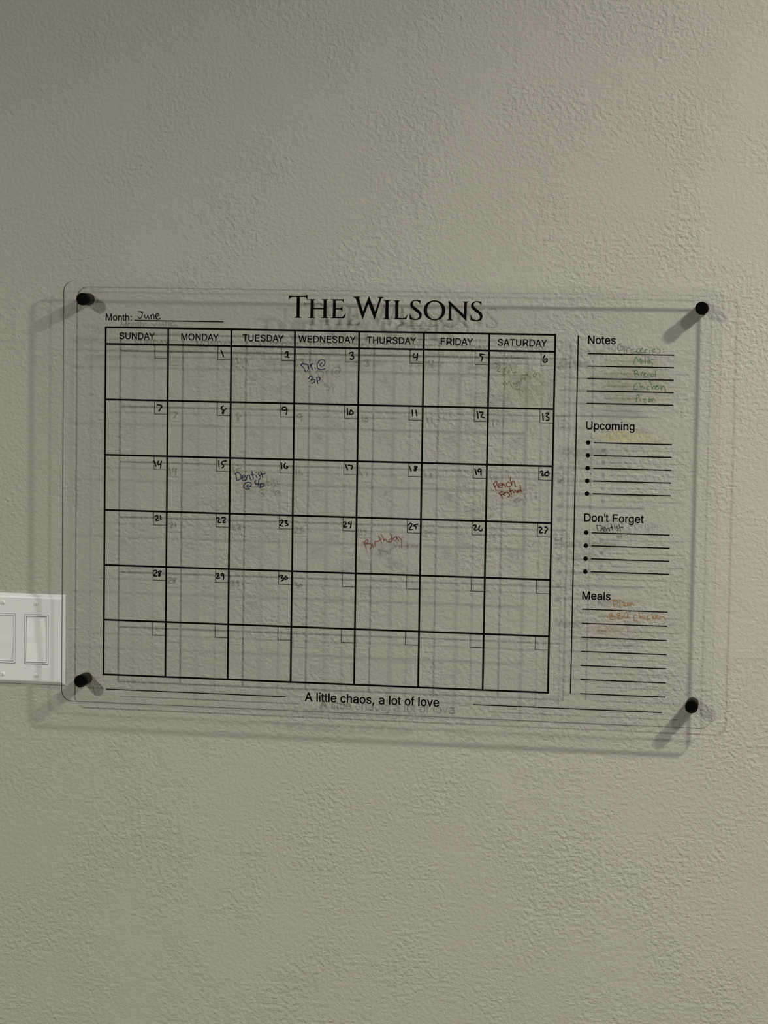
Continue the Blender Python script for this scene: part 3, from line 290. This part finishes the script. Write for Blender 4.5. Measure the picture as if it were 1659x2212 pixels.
["marker_note","faded green marker word on the fourth notes line, chicken","green",1.25,[[[6966,-379],[6942,-390],[6922,-433],[6933,-457],[6965,-453]],[[6994,-371],[7009,-410],[7017,-445]],[[7013,-427],[7031,-413],[7042,-445]],[[7059,-423],[7063,-444]],[[7111,-411],[7091,-422],[7091,-451],[7116,-450]],[[7121,-355],[7142,-379],[7158,-453]],[[7185,-406],[7154,-425],[7190,-449]],[[7196,-427],[7227,-405],[7206,-406],[7196,-434],[7218,-451],[7246,-433]],[[7262,-405],[7271,-454],[7284,-411],[7305,-411],[7319,-439],[7324,-474]]]],
["marker_note","faded green marker word on the fifth notes line, pizza","green",1.25,[[[6958,-616],[6964,-566],[6966,-531],[6987,-527],[6995,-548],[6964,-570]],[[7006,-583],[7017,-604]],[[7045,-582],[7073,-585],[7049,-610],[7078,-617]],[[7108,-574],[7137,-577],[7112,-602],[7144,-601]],[[7178,-562],[7154,-573],[7155,-597],[7179,-579],[7204,-596]]]],
["marker_note","thin black marker word under the do not forget heading","grey",1.15,[[[6492,-2196],[6504,-2236],[6514,-2275]],[[6492,-2196],[6538,-2200],[6562,-2211],[6561,-2242],[6542,-2269]],[[6579,-2248],[6601,-2242],[6605,-2223],[6585,-2222],[6574,-2245],[6585,-2266],[6610,-2264]],[[6615,-2241],[6628,-2269]],[[6624,-2246],[6638,-2232],[6655,-2240],[6662,-2265]],[[6676,-2170],[6686,-2202],[6695,-2253]],[[6669,-2219],[6697,-2215]],[[6722,-2195],[6729,-2240]],[[6759,-2202],[6743,-2217],[6763,-2231],[6772,-2247],[6752,-2257]],[[6776,-2176],[6788,-2210],[6798,-2261]],[[6763,-2231],[6783,-2219],[6831,-2211]]]],
["marker_note","orange brown marker word beside the meals heading, pizza","brown",1.35,[[[6719,-3151],[6731,-3193],[6748,-3241]],[[6719,-3151],[6757,-3144],[6786,-3164],[6779,-3192],[6742,-3204]],[[6811,-3180],[6822,-3217]],[[6837,-3173],[6870,-3183],[6854,-3210],[6881,-3215]],[[6886,-3182],[6923,-3181],[6902,-3209],[6934,-3208]],[[6965,-3174],[6939,-3186],[6945,-3207],[6971,-3185],[6993,-3205]]]],
["marker_note","orange brown marker words on the second meals line","brown",1.35,[[[6681,-3329],[6698,-3399]],[[6681,-3329],[6707,-3312],[6716,-3339],[6697,-3356],[6751,-3359],[6746,-3392],[6704,-3399]],[[6782,-3326],[6800,-3384]],[[6782,-3326],[6808,-3309],[6814,-3335],[6799,-3347],[6847,-3356],[6842,-3383],[6805,-3384]],[[6899,-3300],[6873,-3323],[6871,-3360],[6901,-3375],[6916,-3342],[6910,-3305],[6899,-3300]],[[6906,-3354],[6927,-3374]],[[7038,-3327],[7001,-3334],[6989,-3377],[7008,-3409],[7040,-3392]],[[7048,-3284],[7065,-3326],[7082,-3374]],[[7076,-3358],[7097,-3341],[7108,-3373]],[[7124,-3346],[7130,-3372]],[[7198,-3332],[7166,-3344],[7167,-3382],[7199,-3370]],[[7218,-3305],[7241,-3374]],[[7261,-3330],[7233,-3352],[7262,-3367]],[[7273,-3351],[7299,-3334],[7277,-3329],[7273,-3362],[7305,-3361]],[[7314,-3328],[7326,-3360],[7341,-3338],[7373,-3347],[7396,-3389]]]],
["marker_note","black handwritten month name on the month line","black",1.35,[[[438,428],[506,424]],[[479,422],[490,399],[488,367],[473,346],[455,340],[434,360]],[[526,385],[526,358],[540,344],[561,356],[567,382]],[[567,379],[577,353],[585,330]],[[603,383],[609,363],[612,336]],[[609,368],[624,392],[639,395],[651,375],[654,337]],[[678,369],[705,376],[717,388],[705,403],[684,399],[673,378],[678,352],[699,331],[717,338],[735,346]]]]]}""")
SMUDGES = [('marker_smudge', 'faint yellow marker smear on the first upcoming line', (0.42, 0.4, 0.09), 0.6, (686, -106, 48, 10)), ('marker_smudge', 'faint olive smear around the note of the sixth', (0.2, 0.22, 0.09), 0.4, (555, -45, 38, 26)), ('marker_smudge', 'pinkish smear on the third meals line', (0.3, 0.14, 0.12), 0.3, (665, -352, 32, 10)), ('marker_smudge', 'greyish maroon smear under the birthday note', (0.1, 0.07, 0.06), 0.45, (388, -278, 16, 9)), ('marker_smudge', 'grey green smear behind the shopping words on the notes lines', (0.14, 0.19, 0.1), 0.4, (690, -35, 50, 38))]

# ---------------------------------------------------------------- the clear calendar
BX0, BX1, BY0, BY1 = -58.2, 801.0, -475.5, 81.9
DF, DB = 25.9, 21.9                       # front and back face of the sheet
RAD = 14.5
POSTS = [(-30.7, 58.0), (775.5, 58.0), (-30.7, -447.3), (775.5, -447.3)]
cal = empty('acrylic_calendar', W3(0, 0, DF))
tag(cal, 'large clear acrylic month calendar held off the wall by four black standoffs', 'calendar')

def rounded_rect(x0, x1, y0, y1, r, seg=10):
    pts = []
    for cx, cy, a0 in ((x1-r, y1-r, 0), (x0+r, y1-r, 90), (x0+r, y0+r, 180), (x1-r, y0+r, 270)):
        for i in range(seg + 1):
            a = math.radians(a0 + 90.0 * i / seg); pts.append((cx + r*math.cos(a), cy + r*math.sin(a)))
    return pts
def fill(loops):
    """triangles over a closed outline with holes; returns flat vertex list and faces"""
    vv = [[Vector((x, y, 0)) for x, y in l] for l in loops]
    flat = [p for l in loops for p in l]
    tris = tessellate_polygon(vv)
    out = []
    for a, b, c in tris:
        (ax, ay), (bx, by), (cx, cy) = flat[a], flat[b], flat[c]
        s = (bx-ax)*(cy-ay) - (cx-ax)*(by-ay)
        if abs(s) < 1e-9: continue
        out.append((a, b, c) if s > 0 else (a, c, b))
    return flat, out
def sheet():
    outer = rounded_rect(BX0, BX1, BY0, BY1, RAD)
    holes = [[(px + 4.2*math.cos(2*math.pi*i/20), py + 4.2*math.sin(2*math.pi*i/20)) for i in range(20)] for px, py in POSTS]
    loops = [outer] + holes
    flat, tris = fill(loops)
    n = len(flat)
    v = [P(x, y, 0) for x, y in flat] + [P(x, y, DB - DF) for x, y in flat]
    f = list(tris) + [(a+n, c+n, b+n) for a, b, c in tris]
    mats = [0] * len(f); s = 0
    for li, l in enumerate(loops):
        k = len(l)
        for i in range(k):
            a, b = s+i, s+(i+1) % k
            f.append((a, a+n, b+n, b) if li == 0 else (b, b+n, a+n, a)); mats.append(1)
        s += k
    me = mesh('panel', v, f); me.materials.append(M_face); me.materials.append(M_rim)
    me.polygons.foreach_set('material_index', mats); me.update()
    return me
panel = link('panel', sheet(), None, cal)

PRINT, PEN = 0.10, 0.16                   # ink lies on the front face, mm
def flat_mesh(name, loops_list, d):
    v, f = [], []
    for loops in loops_list:
        fl, tr = fill(loops)
        n = len(v); v += [P(x, y, d) for x, y in fl]; f += [(a+n, b+n, c+n) for a, b, c in tr]
    return mesh(name, v, f)
def bar(x0, x1, y0, y1): return [[(x0, y0), (x1, y0), (x1, y1), (x0, y1)]]

GW, GH, GT, LW = 591.45, 437.44, 21.63, 2.5
CW, CH = GW / 7, GH / 6
h = LW / 2
grid = link('grid_frame', flat_mesh('grid_frame', [bar(-h, GW+h, GT-h, GT+h), bar(-h, GW+h, -GH-h, -GH+h),
            bar(-h, h, -GH+h, GT-h), bar(GW-h, GW+h, -GH+h, GT-h)], PRINT), INK['print'], cal)
rule = flat_mesh('row_rule', [bar(h, GW-h, -h, h)], PRINT)
for r in range(6):
    o = link('row_rule', rule, INK['print'], cal); o.location = P(0, -r*CH, 0)
cr = flat_mesh('column_rule', [bar(-h, h, h-GH, -h+GT)], PRINT + 0.02)
for c in range(1, 7):
    o = link('column_rule', cr, INK['print'], cal); o.location = P(c*CW, 0, 0)
bs, bw = 18.1, 0.8
db = flat_mesh('date_box', [bar(-bs, -bs+bw, -bs-0.2, -h), bar(-bs+bw, -h, -bs-0.2, -bs-0.2+bw)], PRINT)
for r in range(6):
    for c in range(1, 8):
        o = link('date_box', db, INK['print'], cal); o.location = P(c*CW, -r*CH, 0)

GL = DATA['gl']
def text_loops(t, em, x0, y0):
    s = em / 711.0; x = 0; out = []
    for i, ch in enumerate(t):
        if ch == ' ': x += 198; continue
        adv, loops = GL[ch]
        if i and t[i-1:i+1] == 'AY': x -= 48
        if i and t[i-1:i+1] == 'DA': x -= 8
        def area(l): return sum(l[k-1][0]*l[k][1] - l[k][0]*l[k-1][1] for k in range(len(l)))
        big = [l for l in loops if area(l) < 0 or len(loops) == 1]; holes = [l for l in loops if l not in big]
        for b in big:
            bx = [p[0] for p in b]; by = [p[1] for p in b]
            mine = [q for q in holes if min(bx) < q[0][0] < max(bx) and min(by) < q[0][1] < max(by)]
            out.append([[(x0 + (x+px)*s, y0 + py*s) for px, py in l] for l in [b] + mine])
        x += adv
    return out, x * s
def outline_bars(loops, o):
    """thin bars along an outline: gives lettering its heavier weight"""
    out = []
    for l in loops:
        n = len(l)
        for i in range(n):
            (ax, ay), (bx, by) = l[i], l[(i+1) % n]
            L = math.hypot(bx-ax, by-ay)
            if L < 1e-6: continue
            ux, uy = (bx-ax)/L*o, (by-ay)/L*o
            e = 0.6
            out.append([[(ax-ux*e-uy, ay-uy*e+ux), (ax-ux*e+uy, ay-uy*e-ux), (bx+ux*e+uy, by+uy*e-ux), (bx+ux*e-uy, by+uy*e+ux)]])
    return out
def lettering(name, t, em, x, y, centre=False, weight=0.019):
    if centre:
        _, w = text_loops(t, em, 0, 0); x -= w / 2
    lo, _ = text_loops(t, em, x, y)
    lo = lo + [q for g in lo for q in outline_bars(g, weight * em)]
    return link(name, flat_mesh(name, lo, PRINT), INK['print'], cal)
for c, t in enumerate(['SUNDAY', 'MONDAY', 'TUESDAY', 'WEDNESDAY', 'THURSDAY', 'FRIDAY', 'SATURDAY']):
    lettering('weekday_name', t, 11.9, (c + 0.5) * CW, 6.7, True, 0.018)
lettering('month_caption', 'Month:', 11.95, 0.0-0.9, 30.7)
for t, y in (('Notes', 11.1), ('Upcoming', -97.6), ("Don't Forget", -215.1), ('Meals', -315.0)):
    lettering('section_heading', t, 14.05, 632.1, y)
lettering('tagline', 'A little chaos, a lot of love', 15.73, 272.6, -461.6)
T = [[[(x/10, y/10) for x, y in l] for l in g] for g in DATA['title']]
link('title_lettering', flat_mesh('title_lettering', T, PRINT), INK['print'], cal)

def rule_line(x0, x1, y, w, name='writing_line'):
    return link(name, flat_mesh(name, [bar(x0, x1, y-w/2, y+w/2)], PRINT), INK['print'], cal)
for i in range(5): rule_line(633.2, 742.5, -1.5 - 15.75*i, 1.6)
for i in range(5): rule_line(643.3, 742.3, -114.5 - 16.24*i, 1.6)
for i in range(4): rule_line(643.1, 742.4, -229.4 - 16.68*i, 1.6)
for i in range(7): rule_line(633.0, 742.0, -327.8 - 18.18*i, 1.5)
rule_line(38.6, 158.3, 31.2, 1.5)
rule_line(3.3, 246.9, -457.1, 1.4, 'border_line'); rule_line(494.9, 737.9, -457.0, 1.4, 'border_line')
link('divider_line', flat_mesh('divider_line', [bar(619.8, 621.4, -437.2, 21.3)], PRINT), INK['print'], cal)
dot = flat_mesh('bullet_dot', [[[(2.95*math.cos(2*math.pi*i/24), 2.95*math.sin(2*math.pi*i/24)) for i in range(24)]]], PRINT)
for y in [-114.4 - 16.27*i for i in range(5)] + [-229.3 - 16.75*i for i in range(4)]:
    o = link('bullet_dot', dot, INK['print'], cal); o.location = P(636.2, y, 0)

# handwriting: pen strokes as ribbons with round ends
def smooth(pts, k=6):
    if len(pts) < 3: return pts
    out = []
    q = [pts[0]] + pts + [pts[-1]]
    for i in range(1, len(q) - 2):
        p0, p1, p2, p3 = q[i-1], q[i], q[i+1], q[i+2]
        for j in range(k):
            t = j / k
            out.append(tuple(0.5*((2*p1[a]) + (-p0[a]+p2[a])*t + (2*p0[a]-5*p1[a]+4*p2[a]-p3[a])*t*t + (-p0[a]+3*p1[a]-3*p2[a]+p3[a])*t**3) for a in (0, 1)))
    out.append(pts[-1])
    return out
def ribbon(pts, w, v, f, d):
    pts = smooth(pts); r = w / 2
    dirs = []
    n = len(pts)
    for i in range(n):
        a = pts[max(0, i-1)]; b = pts[min(n-1, i+1)]
        dx, dy = b[0]-a[0], b[1]-a[1]; L = math.hypot(dx, dy) or 1.0
        dirs.append((dx/L, dy/L))
    s = len(v)
    for i, ((x, y), (dx, dy)) in enumerate(zip(pts, dirs)):
        rr = r * (0.92 + 0.10 * math.sin(i * 0.9 + pts[0][0]))
        v.append(P(x - dy*rr, y + dx*rr, d)); v.append(P(x + dy*rr, y - dx*rr, d))
    for i in range(n - 1):
        f.append((s+2*i+1, s+2*i+3, s+2*i+2, s+2*i))
    for (x, y), (dx, dy), sg in ((pts[0], dirs[0], -1), (pts[-1], dirs[-1], 1)):
        s2 = len(v); a0 = math.atan2(dy, dx)
        for k in range(7):
            a = a0 - sg*math.pi/2 + sg*math.pi*k/6 if sg > 0 else a0 + math.pi/2 + math.pi*k/6
            v.append(P(x + r*0.95*math.cos(a), y + r*0.95*math.sin(a), d))
        f.append(tuple(range(s2, s2+7)))
for name, lab, kind, w, strokes in DATA['hand']:
    v, f = [], []
    for i, st in enumerate(strokes):
        ribbon([(x/10, y/10) for x, y in st], w, v, f, PEN + 0.012*i)
    o = link(name, mesh(name, v, f), INK[kind], cal)
    if name == 'marker_note': o['label'] = lab

# smudges left where marker was rubbed off
def smudge_mat(name, col, cover):
    m, nt, out = mat(name)
    df = N(nt, 'ShaderNodeBsdfDiffuse'); df.inputs[0].default_value = (*col, 1)
    tr = N(nt, 'ShaderNodeBsdfTransparent'); mx = N(nt, 'ShaderNodeMixShader')
    tc = N(nt, 'ShaderNodeTexCoord')
    n = N(nt, 'ShaderNodeTexNoise', Scale=160.0, Detail=4.0); nt.links.new(tc.outputs['Object'], n.inputs['Vector'])
    g = N(nt, 'ShaderNodeTexGradient', gradient_type='SPHERICAL')
    mp = N(nt, 'ShaderNodeMapping'); mp.inputs['Location'].default_value = (-1, -1, -1); mp.inputs['Scale'].default_value = (2, 0, 2)
    mp.inputs['Location'].default_value = (-1, 0, -1)
    nt.links.new(tc.outputs['Generated'], mp.inputs['Vector']); nt.links.new(mp.outputs[0], g.inputs['Vector'])
    r = N(nt, 'ShaderNodeMapRange'); r.inputs['From Min'].default_value = 0.25; r.inputs['From Max'].default_value = 0.85
    nt.links.new(n.outputs['Fac'], r.inputs['Value'])
    r2 = N(nt, 'ShaderNodeMapRange'); r2.inputs['From Min'].default_value = 0.0; r2.inputs['From Max'].default_value = 0.5
    nt.links.new(g.outputs['Fac'], r2.inputs['Value'])
    m1 = N(nt, 'ShaderNodeMath', operation='MULTIPLY'); nt.links.new(r.outputs[0], m1.inputs[0]); nt.links.new(r2.outputs[0], m1.inputs[1])
    m2 = N(nt, 'ShaderNodeMath', operation='MULTIPLY'); nt.links.new(m1.outputs[0], m2.inputs[0]); m2.inputs[1].default_value = cover
    nt.links.new(m2.outputs[0], mx.inputs[0]); nt.links.new(tr.outputs[0], mx.inputs[1]); nt.links.new(df.outputs[0], mx.inputs[2])
    nt.links.new(mx.outputs[0], out.inputs[0])
    return m
for nm, lab, col, cover, (cx, cy, rx, ry) in SMUDGES:
    me = mesh(nm, [P(cx-rx, cy-ry, 0.05), P(cx+rx, cy-ry, 0.05), P(cx+rx, cy+ry, 0.05), P(cx-rx, cy+ry, 0.05)], [(0, 1, 2, 3)])
    o = link(nm, me, smudge_mat(nm, col, cover), cal); o['label'] = lab

# ---------------------------------------------------------------- standoffs
def standoff(x, y, label):
    root = empty('standoff', W3(x, y, 0)); tag(root, label, 'standoff', 'black standoffs holding the calendar')
    r = 7.9
    link('barrel', lathe('barrel', [(r-0.6, 0), (r, 0.6), (r, DB-1.4), (r-0.5, DB-0.8), (r-0.5, DB)]), M_barrel, root)
    link('stud', lathe('stud', [(3.0, DB-3), (3.0, DF+2)], 20), M_steel, root)
    rc = 8.2
    link('cap', lathe('cap', [(rc-0.9, DF), (rc-0.9, DF+0.7), (rc, DF+1.0), (rc, DF+5.6), (rc-0.7, DF+6.4), (rc-1.6, DF+6.45)]), M_cap, root)
for (x, y), lab in zip(POSTS, ['black cylindrical standoff at the upper left corner, above the handwritten month',
                               'black cylindrical standoff at the upper right corner, above the notes list',
                               'black cylindrical standoff at the lower left corner, beside the light switch plate',
                               'black cylindrical standoff at the lower right corner, below the meals list']):
    standoff(x, y, lab)

# ---------------------------------------------------------------- light switch plate
SX, SY = -122.35, -397.2                   # centre of the plate
sw = empty('light_switch', W3(SX, SY, 0))
tag(sw, 'white two-gang light switch plate on the wall left of the calendar', 'light switch')
PW, PH = 62.4, 61.0                        # half sizes
GX = (-23.05, 23.05)
OW, OH = 16.9, 33.7
def plate_mesh():
    lv = [(PW, PH, 0.0), (PW, PH, 1.6), (PW-0.8, PH-0.8, 2.6), (PW-4.6, PH-4.2, 5.6), (PW-6.0, PH-5.4, 6.0)]
    v, f = [], []
    for a, b, d in lv:
        v += [P(x, y, d) for x, y in ((-a, -b), (a, -b), (a, b), (-a, b))]
    for k in range(len(lv)-1):
        for i in range(4):
            j = (i+1) % 4; f.append((4*k+i, 4*k+j, 4*(k+1)+j, 4*(k+1)+i))
    a, b, d = lv[-1]
    holes = [rounded_rect(g-OW, g+OW, -OH, OH, 1.6, 4) for g in GX]
    fl, tr = fill([[(-a, -b), (a, -b), (a, b), (-a, b)]] + holes)
    s = len(v); v += [P(x, y, d) for x, y in fl]; f += [(p+s, q+s, r+s) for p, q, r in tr]
    st = s + 4
    for hl in holes:
        k = len(hl); s2 = len(v); v += [P(x, y, 1.0) for x, y in hl]
        for i in range(k):
            j = (i+1) % k; f.append((st+j, st+i, s2+i, s2+j))
        st += k
    return mesh('plate', v, f)
link('plate', plate_mesh(), M_plate, sw)
def ring_mesh(name, ow, oh, iw, ih, d0, d1, r):
    o = rounded_rect(-ow, ow, -oh, oh, r, 4); i_ = rounded_rect(-iw, iw, -ih, ih, max(0.4, r-1.2), 4)
    fl, tr = fill([o, i_]); n = len(fl)
    c = 0.35
    o2 = rounded_rect(-ow+c, ow-c, -oh+c, oh-c, r, 4); i2 = rounded_rect(-iw-c, iw+c, -ih-c, ih+c, max(0.4, r-1.2), 4)
    k = len(o)
    v = [P(x, y, d1) for x, y in o2 + i2]; f = list(fill([o2, i2])[1])
    v += [P(x, y, d1-c) for x, y in o + i_] + [P(x, y, d0) for x, y in o + i_]
    for lvl in (0, 1):
        for base, rev in ((0, False), (k, True)):
            for i in range(k):
                j = (i+1) % k
                a, b, cc, dd = lvl*2*k+base+i, lvl*2*k+base+j, (lvl+1)*2*k+base+j, (lvl+1)*2*k+base+i
                f.append((a, dd, cc, b) if not rev else (a, b, cc, dd))
    return mesh(name, v, f)
def rocker_mesh(iw, ih, top, mid, bot):
    """paddle with a slight fold across its middle; three depths: top edge, middle, bottom edge"""
    c = 0.5; v, f = [], []
    ys = [(-ih, bot, 0), (-ih+c, bot, c), (-ih*0.12, mid, c), (ih*0.12, mid, c), (ih-c, top, c), (ih, top, 0)]
    rows = []
    for y, d, cc in ys:
        dd = d - (c if cc == 0 else 0)
        rows.append([P(-iw, y, d-c), P(-iw+c, y, dd), P(iw-c, y, dd), P(iw, y, d-c)])
    for rrow in rows: v += rrow
    for k in range(len(rows)-1):
        for i in range(3): f.append((4*k+i, 4*k+i+1, 4*(k+1)+i+1, 4*(k+1)+i))
    # skirt down into the frame
    ring = [0, 1, 2, 3] + [4*k+3 for k in range(1, 6)] + [22, 21, 20] + [4*k for k in range(4, 0, -1)]
    s = len(v)
    for q in ring:
        x, y, z = v[q]; v.append((x, -0.0015, z))
    n = len(ring)
    for i in range(n):
        j = (i+1) % n; f.append((ring[j], ring[i], s+i, s+j))
    return mesh('rocker', v, f)
for g, (t, mdl, b) in zip(GX, ((7.6, 6.4, 4.3), (4.6, 6.4, 8.2))):
    fr = link('switch_frame', ring_mesh('switch_frame', OW-0.55, OH-0.55, OW-2.7, OH-2.6, 1.5, 6.6, 1.8), M_plate, sw); fr.location = P(g, 0, 0)
    bk = link('frame_recess', mesh('frame_recess', [P(-OW, -OH, 1.2), P(OW, -OH, 1.2), P(OW, OH, 1.2), P(-OW, OH, 1.2)], [(0, 1, 2, 3)]), M_gap, sw); bk.location = P(g, 0, 0)
    rk = link('rocker', rocker_mesh(OW-3.0, OH-3.1, t, mdl, b), M_rocker, sw); rk.location = P(g, 0, 0)
def screw_mesh(ang):
    prof = [(3.0, 5.6), (3.0, 6.2), (2.6, 6.9), (1.8, 7.4), (0.9, 7.6)]
    return lathe('plate_screw', prof, 24)
for gi, g in enumerate(GX):
    for k, sy in enumerate((48.4, -48.4)):
        s = link('plate_screw', screw_mesh(0), M_screw, sw); s.location = P(g, sy, 0)
        a = (0.25, -0.2, 0.1, 0.3)[gi*2+k]
        ca, sa = math.cos(a), math.sin(a)
        q = [(-0.28, -1.7), (0.28, -1.7), (0.28, 1.7), (-0.28, 1.7)]
        link('screw_slot', mesh('screw_slot', [P(x*ca - y*sa, x*sa + y*ca, 7.63) for x, y in q], [(0, 1, 2, 3)]), M_gap, s)
